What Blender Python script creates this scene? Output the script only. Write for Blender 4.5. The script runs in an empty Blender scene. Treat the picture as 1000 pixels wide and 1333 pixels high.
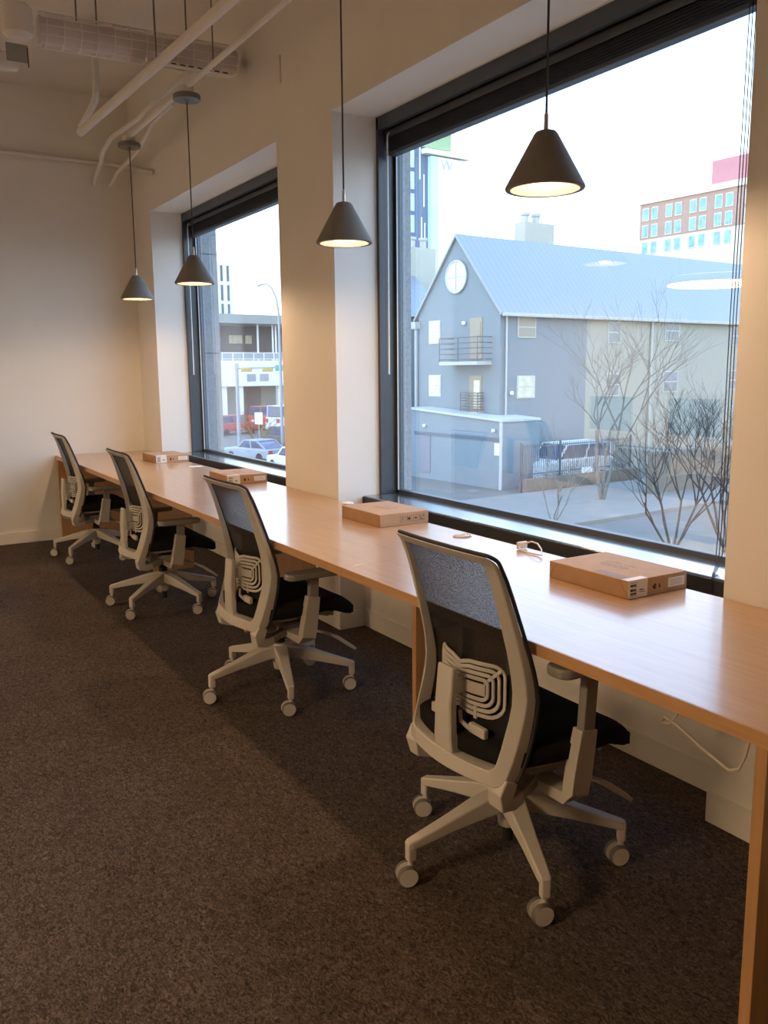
import bpy, bmesh, math, random
from mathutils import Vector, Matrix
PI = math.pi
S = bpy.context.scene
COL = S.collection
R = math.radians

# ------------------------------------------------------------------ helpers
class MB:
    """collects vertices and faces of one mesh"""
    def __init__(s): s.v = []; s.f = []; s.m = []; s.cur = 0
    def add(s, vs, fs):
        o = len(s.v); s.v += [tuple(p) for p in vs]
        for f in fs: s.f.append([i + o for i in f]); s.m.append(s.cur)
        return s
    def box(s, x0, x1, y0, y1, z0, z1):
        return s.add([(x0,y0,z0),(x1,y0,z0),(x1,y1,z0),(x0,y1,z0),(x0,y0,z1),(x1,y0,z1),(x1,y1,z1),(x0,y1,z1)],
                     [(0,3,2,1),(4,5,6,7),(0,1,5,4),(1,2,6,5),(2,3,7,6),(3,0,4,7)])
    def quad(s, a, b, c, d): return s.add([a,b,c,d], [(0,1,2,3)])
    def prism(s, poly, axis, a, b):
        """poly: 2D points; axis 'x','y','z' is the extrusion axis"""
        n = len(poly)
        def mk(p, h): return {'x':(h,p[0],p[1]), 'y':(p[0],h,p[1]), 'z':(p[0],p[1],h)}[axis]
        vs = [mk(p,a) for p in poly] + [mk(p,b) for p in poly]
        fs = [tuple(range(n))[::-1], tuple(range(n,2*n))] + [(i,(i+1)%n,n+(i+1)%n,n+i) for i in range(n)]
        return s.add(vs, fs)
    def lathe(s, prof, n=32, c=(0,0,0), close=False):
        vs = []
        for r, z in prof:
            for k in range(n):
                a = 2*PI*k/n; vs.append((c[0]+r*math.cos(a), c[1]+r*math.sin(a), c[2]+z))
        fs = []; m = len(prof)
        for i in range(m if close else m-1):
            j = (i+1) % m
            for k in range(n): fs.append((i*n+k, i*n+(k+1)%n, j*n+(k+1)%n, j*n+k))
        if not close:
            if prof[0][0] > 1e-6: fs.append(tuple(range(n))[::-1])
            if prof[-1][0] > 1e-6: fs.append(tuple(range((m-1)*n, m*n)))
        return s.add(vs, fs)
    def cyl(s, a, b, r, n=20, r2=None):
        return s.tube([a, b], [r, r if r2 is None else r2], n)
    def tube(s, pts, r, n=10, closed=False, up=None):
        pts = [Vector(p) for p in pts]; m = len(pts)
        rr = r if isinstance(r, (list, tuple)) else [r]*m
        vs = []; prev = None
        for i, p in enumerate(pts):
            if closed: d = pts[(i+1)%m] - pts[i-1]
            else: d = pts[min(i+1,m-1)] - pts[max(i-1,0)]
            d.normalize()
            if prev is None:
                u = Vector(up) if up else (Vector((0,0,1)) if abs(d.z) < .9 else Vector((1,0,0)))
            else: u = prev
            u = (u - d*u.dot(d)).normalized(); prev = u; w = d.cross(u)
            for k in range(n):
                a = 2*PI*k/n; vs.append(p + (u*math.cos(a) + w*math.sin(a))*rr[i])
        fs = []
        for i in range(m if closed else m-1):
            j = (i+1) % m
            for k in range(n): fs.append((i*n+k, i*n+(k+1)%n, j*n+(k+1)%n, j*n+k))
        if not closed: fs += [tuple(range(n))[::-1], tuple(range((m-1)*n, m*n))]
        return s.add(vs, fs)
    def sweep(s, pts, w, h, side=(0,1,0), closed=False):
        """rectangular section: w along 'side', h across; w,h may be lists"""
        pts = [Vector(p) for p in pts]; m = len(pts)
        ww = w if isinstance(w,(list,tuple)) else [w]*m; hh = h if isinstance(h,(list,tuple)) else [h]*m
        vs = []
        for i, p in enumerate(pts):
            if closed: d = pts[(i+1)%m] - pts[i-1]
            else: d = pts[min(i+1,m-1)] - pts[max(i-1,0)]
            d.normalize(); a = Vector(side); a = (a - d*a.dot(d)).normalized(); b = d.cross(a)
            for sx, sy in ((-1,-1),(1,-1),(1,1),(-1,1)): vs.append(p + a*sx*ww[i]/2 + b*sy*hh[i]/2)
        fs = []
        for i in range(m if closed else m-1):
            j = (i+1) % m
            for k in range(4): fs.append((i*4+k, i*4+(k+1)%4, j*4+(k+1)%4, j*4+k))
        if not closed: fs += [(3,2,1,0), tuple(range((m-1)*4, m*4))]
        return s.add(vs, fs)
    def xf(s, M, start=0):
        s.v[start:] = [tuple(M @ Vector(p)) for p in s.v[start:]]; return s
    def build(s, name, mat, parent=None, bevel=0, seg=2, smooth=True, angle=35, loc=None):
        me = bpy.data.meshes.new(name); me.from_pydata(s.v, [], s.f)
        mats = mat if isinstance(mat, (list, tuple)) else [mat]
        for mm in mats: me.materials.append(mm)
        if len(mats) > 1: me.polygons.foreach_set('material_index', s.m)
        bm = bmesh.new(); bm.from_mesh(me); bmesh.ops.recalc_face_normals(bm, faces=bm.faces); bm.to_mesh(me); bm.free()
        if smooth:
            me.polygons.foreach_set('use_smooth', [True]*len(me.polygons)); me.set_sharp_from_angle(angle=R(angle))
        o = bpy.data.objects.new(name, me); COL.objects.link(o)
        if parent: o.parent = parent
        if loc: o.location = loc
        if bevel:
            b = o.modifiers.new('edge', 'BEVEL'); b.width = bevel; b.segments = seg; b.limit_method = 'ANGLE'; b.angle_limit = R(40)
            b.harden_normals = False
        return o

def empty(name, loc=(0,0,0), rz=0, parent=None):
    o = bpy.data.objects.new(name, None); COL.objects.link(o); o.location = loc; o.rotation_euler = (0,0,rz)
    o.empty_display_size = .1
    if parent: o.parent = parent
    return o
def tag(o, label, cat, group=None, kind=None):
    o['label'] = label; o['category'] = cat
    if group: o['group'] = group
    if kind: o['kind'] = kind
    return o
def struct(o, label=None, cat=None):
    o['kind'] = 'structure'
    if label: o['label'] = label
    if cat: o['category'] = cat
    return o
def copy_tree(o, parent=None):
    c = o.copy(); COL.objects.link(c)
    if parent: c.parent = parent
    for ch in list(o.children): copy_tree(ch, c)
    return c

# ------------------------------------------------------------------ materials
def new_mat(name):
    m = bpy.data.materials.new(name); m.use_nodes = True; nt = m.node_tree; nt.nodes.clear()
    out = nt.nodes.new('ShaderNodeOutputMaterial'); return m, nt, out
def pbr(name, col, rough=.5, metal=0, spec=.5, coat=None, var=.06, scale=8, bump=0, bscale=60, stretch=None, em=None, col2=None, detail=4):
    m, nt, out = new_mat(name); N = nt.nodes; L = nt.links
    b = N.new('ShaderNodeBsdfPrincipled'); L.new(b.outputs[0], out.inputs[0])
    b.inputs['Roughness'].default_value = rough; b.inputs['Metallic'].default_value = metal
    b.inputs['Specular IOR Level'].default_value = spec
    tc = N.new('ShaderNodeTexCoord'); mp = N.new('ShaderNodeMapping'); L.new(tc.outputs['Object'], mp.inputs[0])
    if stretch: mp.inputs['Scale'].default_value = stretch
    nz = N.new('ShaderNodeTexNoise'); nz.inputs['Scale'].default_value = scale; nz.inputs['Detail'].default_value = detail
    L.new(mp.outputs[0], nz.inputs['Vector'])
    cr = N.new('ShaderNodeValToRGB'); L.new(nz.outputs['Fac'], cr.inputs[0]); e = cr.color_ramp.elements
    c1 = tuple(max(0, c*(1-var)) for c in col); c2 = col2 if col2 else tuple(min(1, c*(1+var)) for c in col)
    e[0].position = .3; e[1].position = .7; e[0].color = (*c1,1); e[1].color = (*c2,1)
    L.new(cr.outputs[0], b.inputs['Base Color'])
    if bump:
        n2 = N.new('ShaderNodeTexNoise'); n2.inputs['Scale'].default_value = bscale; L.new(mp.outputs[0], n2.inputs['Vector'])
        bp = N.new('ShaderNodeBump'); bp.inputs['Strength'].default_value = bump; bp.inputs['Distance'].default_value = .01
        L.new(n2.outputs['Fac'], bp.inputs['Height']); L.new(bp.outputs[0], b.inputs['Normal'])
    if coat: b.inputs['Coat Weight'].default_value = coat[0]; b.inputs['Coat Roughness'].default_value = coat[1]; b.inputs['Coat IOR'].default_value = coat[2]
    if em: b.inputs['Emission Color'].default_value = (*em[0],1); b.inputs['Emission Strength'].default_value = em[1]
    return m
def emis(name, col, st):
    m, nt, out = new_mat(name); e = nt.nodes.new('ShaderNodeEmission'); e.inputs[0].default_value = (*col,1); e.inputs[1].default_value = st
    nt.links.new(e.outputs[0], out.inputs[0]); return m

M = {}
M['wall'] = pbr('wall_paint', (.80,.765,.70), .75, var=.015, scale=3, bump=.04, bscale=90)
M['ceil'] = pbr('ceiling_paint', (.72,.67,.60), .8, var=.05, scale=2.5, bump=.15, bscale=25)
M['base'] = pbr('baseboard_paint', (.80,.76,.69), .5, var=.02)
def carpet():
    m, nt, out = new_mat('carpet_loop'); N = nt.nodes; L = nt.links
    b = N.new('ShaderNodeBsdfPrincipled'); b.inputs['Roughness'].default_value = 1; b.inputs['Specular IOR Level'].default_value = .1
    L.new(b.outputs[0], out.inputs[0])
    tc = N.new('ShaderNodeTexCoord'); mp = N.new('ShaderNodeMapping'); L.new(tc.outputs['Object'], mp.inputs[0]); mp.inputs['Scale'].default_value = (1,.55,1)
    n1 = N.new('ShaderNodeTexNoise'); n1.inputs['Scale'].default_value = 95; n1.inputs['Detail'].default_value = 5; n1.inputs['Roughness'].default_value = .75
    n1.inputs['Distortion'].default_value = 1.6
    L.new(mp.outputs[0], n1.inputs['Vector'])
    n3 = N.new('ShaderNodeTexNoise'); n3.inputs['Scale'].default_value = 5; L.new(tc.outputs['Object'], n3.inputs['Vector'])
    cr = N.new('ShaderNodeValToRGB'); L.new(n1.outputs['Fac'], cr.inputs[0]); e = cr.color_ramp.elements
    e[0].position = .36; e[0].color = (.034,.025,.021,1); e[1].position = .68; e[1].color = (.26,.20,.16,1)
    x = e.new(.5); x.color = (.105,.079,.064,1)
    mx = N.new('ShaderNodeMix'); mx.data_type = 'RGBA'; mx.blend_type = 'MULTIPLY'; mx.inputs[0].default_value = .35
    L.new(cr.outputs[0], mx.inputs[6]); L.new(n3.outputs['Fac'], mx.inputs[7]); L.new(mx.outputs[2], b.inputs['Base Color'])
    bp = N.new('ShaderNodeBump'); bp.inputs['Strength'].default_value = .6; bp.inputs['Distance'].default_value = .006
    L.new(n1.outputs['Fac'], bp.inputs['Height']); L.new(bp.outputs[0], b.inputs['Normal'])
    return m
M['carpet'] = carpet()
M['wood'] = pbr('maple_laminate', (.50,.285,.145), .3, spec=.5, coat=(.55,.14,1.7), var=.05, scale=7, stretch=(9,.7,9), col2=(.545,.32,.168), detail=8)
M['edge'] = pbr('maple_edge', (.56,.31,.135), .4, var=.08, scale=9, stretch=(9,.6,9), detail=8)
M['panelwood'] = pbr('maple_panel', (.50,.27,.115), .45, var=.1, scale=7, stretch=(9,9,.7), detail=8)
M['frame'] = pbr('anodised_dark', (.048,.060,.074), .38, metal=.0, spec=.6, var=.08)
M['sill'] = pbr('sill_metal', (.30,.34,.38), .16, metal=.8, spec=.6, var=.05)
M['apron'] = pbr('sill_apron', (.028,.027,.026), .5, var=.05)
M['blind'] = pbr('blind_slats', (.028,.033,.04), .42, var=.1, scale=30, stretch=(1,.05,40))
M['wand'] = pbr('clear_wand', (.75,.78,.80), .25, var=.05)
M['cordblack'] = pbr('black_cord', (.02,.02,.022), .7)
M['beige'] = pbr('chair_plastic', (.56,.52,.46), .48, var=.02, bump=.03, bscale=400)
M['beige2'] = pbr('chair_plastic_pale', (.62,.58,.52), .45, var=.02)
M['grey'] = pbr('chair_grey', (.31,.29,.255), .5, var=.03)
M['dark'] = pbr('chair_dark', (.018,.017,.017), .6, var=.05)
M['seat'] = pbr('seat_fabric', (.016,.015,.015), .95, spec=.1, var=.3, scale=300, bump=.2, bscale=400)
M['rubber'] = pbr('tread', (.14,.125,.11), .6, var=.05)
def meshmat():
    m, nt, out = new_mat('woven_mesh'); N = nt.nodes; L = nt.links
    tc = N.new('ShaderNodeTexCoord'); nz = N.new('ShaderNodeTexNoise'); nz.inputs['Scale'].default_value = 480; nz.inputs['Detail'].default_value = 2
    L.new(tc.outputs['Object'], nz.inputs['Vector'])
    cr = N.new('ShaderNodeValToRGB'); L.new(nz.outputs['Fac'], cr.inputs[0]); e = cr.color_ramp.elements
    e[0].position = .38; e[1].position = .62; e[0].color = (.66,.66,.66,1); e[1].color = (.86,.86,.86,1)
    d = N.new('ShaderNodeBsdfPrincipled'); d.inputs['Base Color'].default_value = (.02,.02,.022,1); d.inputs['Roughness'].default_value = .8
    d.inputs['Specular IOR Level'].default_value = .2
    t = N.new('ShaderNodeBsdfTransparent'); mx = N.new('ShaderNodeMixShader')
    lw_ = N.new('ShaderNodeLayerWeight'); lw_.inputs[0].default_value = .5
    mm_ = N.new('ShaderNodeMath'); mm_.operation = 'MULTIPLY_ADD'; mm_.inputs[1].default_value = .22; mm_.use_clamp = True
    L.new(lw_.outputs['Facing'], mm_.inputs[0]); L.new(cr.outputs[0], mm_.inputs[2]); L.new(mm_.outputs[0], mx.inputs[0]); L.new(t.outputs[0], mx.inputs[1]); L.new(d.outputs[0], mx.inputs[2]); L.new(mx.outputs[0], out.inputs[0])
    return m
M['mesh'] = meshmat()
def glassmat():
    m, nt, out = new_mat('window_glass'); N = nt.nodes; L = nt.links
    t = N.new('ShaderNodeBsdfTransparent'); t.inputs[0].default_value = (.965,.98,.985,1)
    g = N.new('ShaderNodeBsdfGlossy'); g.inputs['Roughness'].default_value = 0; g.inputs[0].default_value = (1,1,1,1)
    ge = N.new('ShaderNodeNewGeometry'); dt = N.new('ShaderNodeVectorMath'); dt.operation = 'DOT_PRODUCT'
    L.new(ge.outputs['Incoming'], dt.inputs[0]); L.new(ge.outputs['Normal'], dt.inputs[1])
    ab = N.new('ShaderNodeMath'); ab.operation = 'ABSOLUTE'; L.new(dt.outputs['Value'], ab.inputs[0])
    om = N.new('ShaderNodeMath'); om.operation = 'SUBTRACT'; om.inputs[0].default_value = 1; L.new(ab.outputs[0], om.inputs[1])
    pw = N.new('ShaderNodeMath'); pw.operation = 'POWER'; pw.inputs[1].default_value = 5; L.new(om.outputs[0], pw.inputs[0])
    k = N.new('ShaderNodeMath'); k.operation = 'MULTIPLY_ADD'; k.inputs[1].default_value = .93; k.inputs[2].default_value = .085; k.use_clamp = True
    L.new(pw.outputs[0], k.inputs[0])
    mx = N.new('ShaderNodeMixShader'); L.new(k.outputs[0], mx.inputs[0]); L.new(t.outputs[0], mx.inputs[1]); L.new(g.outputs[0], mx.inputs[2])
    L.new(mx.outputs[0], out.inputs[0]); return m
M['glass'] = glassmat()
M['concrete'] = pbr('shade_concrete', (.20,.185,.165), .75, var=.06, scale=14, bump=.05)
M['shadein'] = pbr('shade_inside', (.035,.031,.024), .6, var=.02)
M['steel'] = pbr('brushed_steel', (.22,.21,.20), .28, metal=.9, var=.06)
M['nickel'] = pbr('ferrule_nickel', (.62,.58,.52), .3, metal=.6)
M['cable'] = pbr('cable_dark', (.05,.042,.035), .7)
M['bulb'] = emis('lit_bulb', (1,.80,.52), 14)
M['tube'] = emis('lit_diffuser', (1,.69,.40), 38)
M['upfill'] = emis('added_up_glow', (1,.69,.40), 3.5)  # added glow to brighten the upper walls
M['pipe'] = pbr('painted_pipe', (.74,.70,.64), .55, var=.04, scale=5)
M['wrap'] = pbr('pipe_wrap', (.66,.60,.60), .6, var=.03)
M['wire'] = pbr('painted_wire', (.80,.77,.73), .5)
M['card'] = pbr('cardboard', (.47,.29,.165), .8, spec=.2, var=.05, scale=20)
M['paper'] = pbr('white_label', (.78,.74,.66), .7, var=.02)
M['ink'] = pbr('printed_ink', (.045,.035,.03), .8)
M['inkgrey'] = pbr('grey_print', (.30,.235,.19), .8)
M['white_cable'] = pbr('white_cable', (.70,.62,.52), .5)
M['cream'] = pbr('cream_plastic', (.74,.60,.46), .5)
M['black'] = pbr('black_plastic', (.015,.016,.018), .4)
M['desktop2'] = pbr('pale_laminate', (.55,.50,.43), .4)
# outside
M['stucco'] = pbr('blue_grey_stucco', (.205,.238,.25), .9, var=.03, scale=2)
M['stucco_reflect'] = pbr('stucco_reflection_tint', (.37,.345,.275), .9, var=.03, scale=2)  # warm room reflection in the pane, put into this wall colour
M['annex'] = pbr('pale_grey_wall', (.225,.26,.275), .9, var=.03, scale=2)
M['band'] = pbr('grey_band', (.12,.14,.17), .8)
M['granite'] = pbr('granite', (.28,.285,.29), .6, var=.15, scale=50)
M['asphalt'] = pbr('asphalt', (.165,.148,.125), .9, var=.08, scale=.8)
M['walk'] = pbr('pavement_concrete', (.25,.215,.175), .9, var=.06, scale=1.5)
M['brown'] = pbr('low_wall_brown', (.21,.165,.12), .9, var=.08, scale=3)
def seammat():
    m, nt, out = new_mat('standing_seam_metal'); N = nt.nodes; L = nt.links
    b = N.new('ShaderNodeBsdfPrincipled'); b.inputs['Roughness'].default_value = .35; b.inputs['Metallic'].default_value = .25
    L.new(b.outputs[0], out.inputs[0])
    tc = N.new('ShaderNodeTexCoord'); w = N.new('ShaderNodeTexWave'); w.bands_direction = 'X'; w.inputs['Scale'].default_value = .8
    L.new(tc.outputs['Object'], w.inputs['Vector']); cr = N.new('ShaderNodeValToRGB'); L.new(w.outputs['Fac'], cr.inputs[0])
    e = cr.color_ramp.elements; e[0].position = 0; e[0].color = (.23,.235,.24,1); e[1].position = .12; e[1].color = (.285,.29,.29,1)
    L.new(cr.outputs[0], b.inputs['Base Color']); return m
M['seam'] = seammat()
M['creamglass'] = pbr('pale_window_pane', (.60,.54,.38), .3, var=.2, scale=2)
M['greyglass'] = pbr('grey_window_pane', (.22,.225,.22), .3, var=.2, scale=2)
M['winframe'] = pbr('window_frame_pale', (.5,.5,.46), .6)
M['tandoor'] = pbr('tan_door', (.34,.28,.21), .7)
M['steelrail'] = pbr('rail_steel', (.13,.13,.13), .5)
M['beigecon'] = pbr('beige_siding', (.46,.43,.34), .8, var=.05)
M['pipeout'] = pbr('downpipe', (.48,.46,.40), .7)
M['bark'] = pbr('bare_bark', (.060,.050,.042), .9, var=.2, scale=20)
M['barkpale'] = pbr('pale_bark', (.20,.175,.14), .9, var=.2, scale=20)
M['brick'] = pbr('terracotta_brick', (.50,.30,.225), .9, var=.08, scale=3)
M['hotelcream'] = pbr('hotel_cream', (.85,.75,.60), .9, var=.03)
M['tealglass'] = pbr('teal_glass', (.25,.46,.48), .3, var=.25, scale=1.5)
M['redbox'] = pbr('red_plant_room', (.55,.23,.23), .8, var=.1)
M['towerblue'] = pbr('tower_blue_panel', (.13,.16,.23), .6, var=.08)
M['towersky'] = pbr('tower_pale_glass', (.55,.86,.92), .3, var=.08, scale=.2)
M['towerwhite'] = pbr('tower_white', (.98,.99,1), .7)
M['green'] = pbr('crown_green', (.34,.45,.24), .8)
M['greenroof'] = pbr('crown_roof', (.10,.20,.19), .8)
M['whitecon'] = pbr('white_concrete', (.93,.93,.90), .9, var=.03, scale=1)
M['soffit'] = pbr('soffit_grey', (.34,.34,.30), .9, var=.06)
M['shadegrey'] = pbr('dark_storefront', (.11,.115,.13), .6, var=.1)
M['signalyellow'] = pbr('signal_yellow', (.55,.38,.08), .6)
M['signgreen'] = pbr('sign_green', (.05,.42,.30), .6)
M['galv'] = pbr('galvanised', (.36,.38,.39), .5)
M['red'] = pbr('red_paint', (.62,.05,.05), .35)
M['silver'] = pbr('silver_paint', (.38,.41,.45), .3)
M['whitepaint'] = pbr('white_paint', (.85,.85,.83), .4)
M['orange'] = pbr('red_orange_paint', (.66,.14,.08), .4)
M['carglass'] = pbr('car_glass', (.07,.12,.20), .15)
M['tyre'] = pbr('tyre', (.02,.02,.02), .8)
M['leaf'] = pbr('dry_leaves', (.33,.22,.08), .9, var=.4, scale=6)

# ------------------------------------------------------------------ camera
FPX = 1118.25
YAW, PITCH, ROLL = .5473, .1625, -.0089
CAM = Vector((-1.4417, -.2229, 1.4369))
fw = Vector((math.sin(YAW)*math.cos(PITCH), math.cos(YAW)*math.cos(PITCH), -math.sin(PITCH)))
rt = Vector((math.cos(YAW), -math.sin(YAW), 0)); up = rt.cross(fw)
cr_, sr_ = math.cos(ROLL), math.sin(ROLL)
r2 = cr_*rt + sr_*up; u2 = -sr_*rt + cr_*up
cam = bpy.data.cameras.new('camera'); co = bpy.data.objects.new('camera', cam); COL.objects.link(co)
co.matrix_world = Matrix(((r2.x,u2.x,-fw.x,CAM.x),(r2.y,u2.y,-fw.y,CAM.y),(r2.z,u2.z,-fw.z,CAM.z),(0,0,0,1)))
cam.sensor_fit = 'VERTICAL'; cam.sensor_height = 36; cam.lens = 36*FPX/1333; cam.clip_start = .05; cam.clip_end = 2000
S.camera = co

# ------------------------------------------------------------------ room
D = .783; YF = 7.6245; YB = 4.589; YC = 3.907; YR = 1.425; YL = 7.10; ZT = 2.7586
XG = 1.17; XL = -6.0; YN = -4.0; ZC = 3.75; XB = .945
struct(MB().box(XL-.1, XB+.02, YN-.1, YF+.1, -.1, 0).build('floor', M['carpet'], smooth=False))
struct(MB().box(XL-.1, D+.6, YN-.1, YF+.1, ZC, ZC+.15).build('ceiling', M['ceil'], smooth=False))
struct(MB().box(XL-.1, D+.6, YF, YF+.12, 0, ZC).build('wall_far', M['wall'], smooth=False))
struct(MB().box(XL-.1, XL, YN, YF, 0, ZC).build('wall_left', M['wall'], smooth=False))
struct(MB().box(XL-.1, D+.6, YN-.12, YN, 0, ZC).build('wall_back', M['wall'], smooth=False))
w = MB()
XO = 1.25                                   # outside face of the window wall
SB = .69                                    # height of the low wall under the windows
w.box(D, XO, YL, YF, 0, ZC)                 # corner pillar
w.box(D, XO, YC, YB, 0, ZC)                 # pillar between the windows
w.box(D, XO, YN, YR, 0, ZC)                 # pillar on the right
for a, b in ((YB, YL), (YR, YC)):
    w.box(D, XO, a, b, ZT, ZC)
    w.box(XB, XO-.02, a, b, 0, SB)
struct(w.build('wall_right', M['wall'], smooth=False))
# outside stone jambs
for k, (a, b) in enumerate(((YL, YL+.35), (YC, YC+.30))):
    struct(MB().box(XG+.03, (1.345,1.262)[k], a-.004, b, -.6, 4.4).build('trim_%d' % (k+1), M['granite'], smooth=False))
struct(MB().box(XG+.032, 1.347, YL-.0055, YL-.003, 1.60, 1.612).box(XG+.032, 1.347, YL-.0055, YL-.003, 2.44, 2.45).build('trim_3', M['band'], smooth=False))
struct(MB().box(XL, D, YF-.016, YF, 0, .10).build('baseboard_far', M['base'], bevel=.004))
bb = MB()
for a, b in ((YL, YF), (YC-.012, YB+.012), (YN, YR+.012)): bb.box(D-.012, D, a, b, 0, .10)
for a, b in ((YB+.012, YL), (YR+.012, YC-.012)): bb.box(XB-.012, XB, a, b, 0, .10)
for y, s in ((YB,1),(YC,-1),(YR,1)): bb.box(D, XB-.012, min(y,y+s*.012), max(y,y+s*.012), 0, .10)
struct(bb.build('baseboard_right', M['base'], smooth=False))

def window(n, a, b):
    root = empty('window_%d' % n, (XG, (a+b)/2, SB)); struct(root)
    o = Vector((XG, (a+b)/2, SB))
    def fin(mb, name, mat, bev=.002):
        mb.xf(Matrix.Translation(-o)); x = mb.build(name, mat, root, bevel=bev); return x
    f = MB(); z0 = .75
    for y0, y1, y2, y3 in ((b-.004, b, b-.022, b-.040), (a, a+.004, a+.022, a+.040)):
        pass
    # jambs: outer deep channel then the glazing stop
    for s, y in ((-1, b), (1, a)):
        f.box(1.045, 1.075, min(y,y+s*.022), max(y,y+s*.022), z0, ZT)
        f.box(1.075, XG-.018, min(y,y+s*.014), max(y,y+s*.014), z0, ZT)
        f.box(XG-.018, XG+.02, min(y,y+s*.034), max(y,y+s*.034), z0, ZT)
    f.box(1.045, 1.075, a, b, ZT-.065, ZT); f.box(1.075, XG-.018, a, b, ZT-.03, ZT); f.box(XG-.018, XG+.02, a, b, ZT-.13, ZT)
    f.box(XG-.018, XG+.02, a, b, z0-.05, z0+.022)
    fin(f, 'window_frame', M['frame'])
    s = MB(); s.box(XB-.004, XG+.01, a, b, z0-.03, z0); fin(s, 'window_sill', M['sill'], .004)
    s = MB(); s.box(XB-.012, XB-.002, a, b, SB+.003, z0-.006); fin(s, 'sill_apron', M['apron'], .001)
    st = MB(); 
    for y in (b-.036, a+.036): st.box(XG-.022, XG-.016, y-.002, y+.002, z0+.02, ZT-.13)
    fin(st, 'glazing_gasket', M['wand'], 0)
    g = MB().box(XG-.006, XG+.006, a+.02, b-.02, z0+.01, ZT-.1); g.xf(Matrix.Translation(-o)); g.build('window_pane', M['glass'], root, smooth=False)
    return root
window(1, YB, YL); window(2, YR, YC)

def blind(a, b, label, wand=True):
    root = empty('window_blind', (1.11, (a+b)/2, ZT-.07)); tag(root, label, 'blind', 'raised blinds at the window heads')
    o = Vector(root.location)
    def fin(mb, name, mat, bev=0, par=root): mb.xf(Matrix.Translation(-o)); return mb.build(name, mat, par, bevel=bev)
    fin(MB().box(1.085, 1.14, a+.03, b-.03, ZT-.105, ZT-.068), 'headrail', M['frame'], .003)
    st = MB()
    for k in range(11):
        z = ZT-.112-k*.0058; st.box(1.09+.002*(k%2), 1.138, a+.05, b-.05, z-.0022, z)
    fin(st, 'slat_stack', M['blind'])
    fin(MB().box(1.088, 1.139, a+.05, b-.05, ZT-.196, ZT-.178), 'bottom_rail', M['frame'], .003)
    if wand:
        fin(MB().tube([(1.083,b-.075,ZT-.085),(1.072,b-.075,ZT-.10),(1.070,b-.075,ZT-.13)],.004,8).tube([(1.070,b-.075,ZT-.13),(1.070,b-.076,1.42)],.0048,8), 'tilt_wand', M['wand'])
    cd = MB()
    for k in range(3):
        y = a+.222+.012*k
        cd.tube([(1.082,y,ZT-.1),(1.068,y,1.6),(1.068,y,.89),(1.055,y-.006,.80),(1.03,y-.014-.006*k,.765),(.97,y-.045-.008*k,.756),(.936,y-.068-.008*k,.748),(.926,y-.07-.008*k,.70)],.0016,6)
    fin(cd, 'lift_cord', M['cordblack'])
    return root
blind(YB, YL, 'dark slatted blind pulled up at the head of the far window')
blind(YR, YC, 'dark slatted blind pulled up at the head of the near large window')

# ------------------------------------------------------------------ desks
SEAMS = [.70, 2.445, 4.172, 5.90, YF-.002]
DL = ['long maple desk section at the right edge with an end panel beside the camera',
      'maple desk section behind the third chair from the far wall',
      'maple desk section behind the second chair from the far wall',
      'maple desk section against the far wall behind the farthest chair']
for i in range(4):
    a, b = SEAMS[i], SEAMS[i+1]
    d = empty('desk', (.39, (a+b)/2, 0)); tag(d, DL[i], 'desk', 'desk sections along the window wall'); o = Vector(d.location)
    def fin(mb, name, mat, bev=0): mb.xf(Matrix.Translation(-o)); return mb.build(name, mat, d, bevel=bev)
    top = MB().box(.003, D-.004, a+.0006, b-.0006, .708, .74)
    ob = fin(top, 'tabletop', M['wood'], .0015)
    fin(MB().box(0, .003, a+.0006, b-.0006, .708, .7395), 'front_edge', M['edge'])
    if i == 0: fin(MB().box(.004, D-.03, .729, .756, 0, .708), 'side_panel', M['panelwood'], .0015)
    if i == 3: fin(MB().box(.004, D-.03, YF-.045, YF-.018, 0, .708), 'side_panel', M['panelwood'], .0015)
    if i < 3: fin(MB().box(.305, (D-.03, D-.03, .61)[i], b-.028, b-.001, 0, .708), 'support_panel', M['panelwood'], .0015)

# ------------------------------------------------------------------ chair
def lerp(tab, z):
    if z <= tab[0][0]: return tab[0][1]
    for (a, u), (b, v) in zip(tab, tab[1:]):
        if z <= b:
            t = (z-a)/(b-a); return u+(v-u)*t
    return tab[-1][1]
XT = [(.30,-.20),(.345,-.168),(.40,-.146),(.44,-.134),(.48,-.124),(.53,-.113),(.573,-.108),(.61,-.110),(.66,-.121),(.716,-.138),(.81,-.168),(.90,-.199),(.95,-.221),(.968,-.236),(.985,-.262)]
WT = [(.34,.222),(.45,.234),(.58,.238),(.72,.232),(.85,.224),(.98,.218)]
TT = [(.34,.052),(.45,.050),(.55,.042),(.70,.030),(.85,.022),(.98,.016)]
def bow(y, z): 
    k = 1-min(1, (y/.23)**2)
    return -k*lerp([(.34,.045),(.45,.04),(.6,.035),(.8,.022),(.98,.012)], z)
def XB_(y, z): return lerp(XT, z) + bow(y, z)
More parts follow.
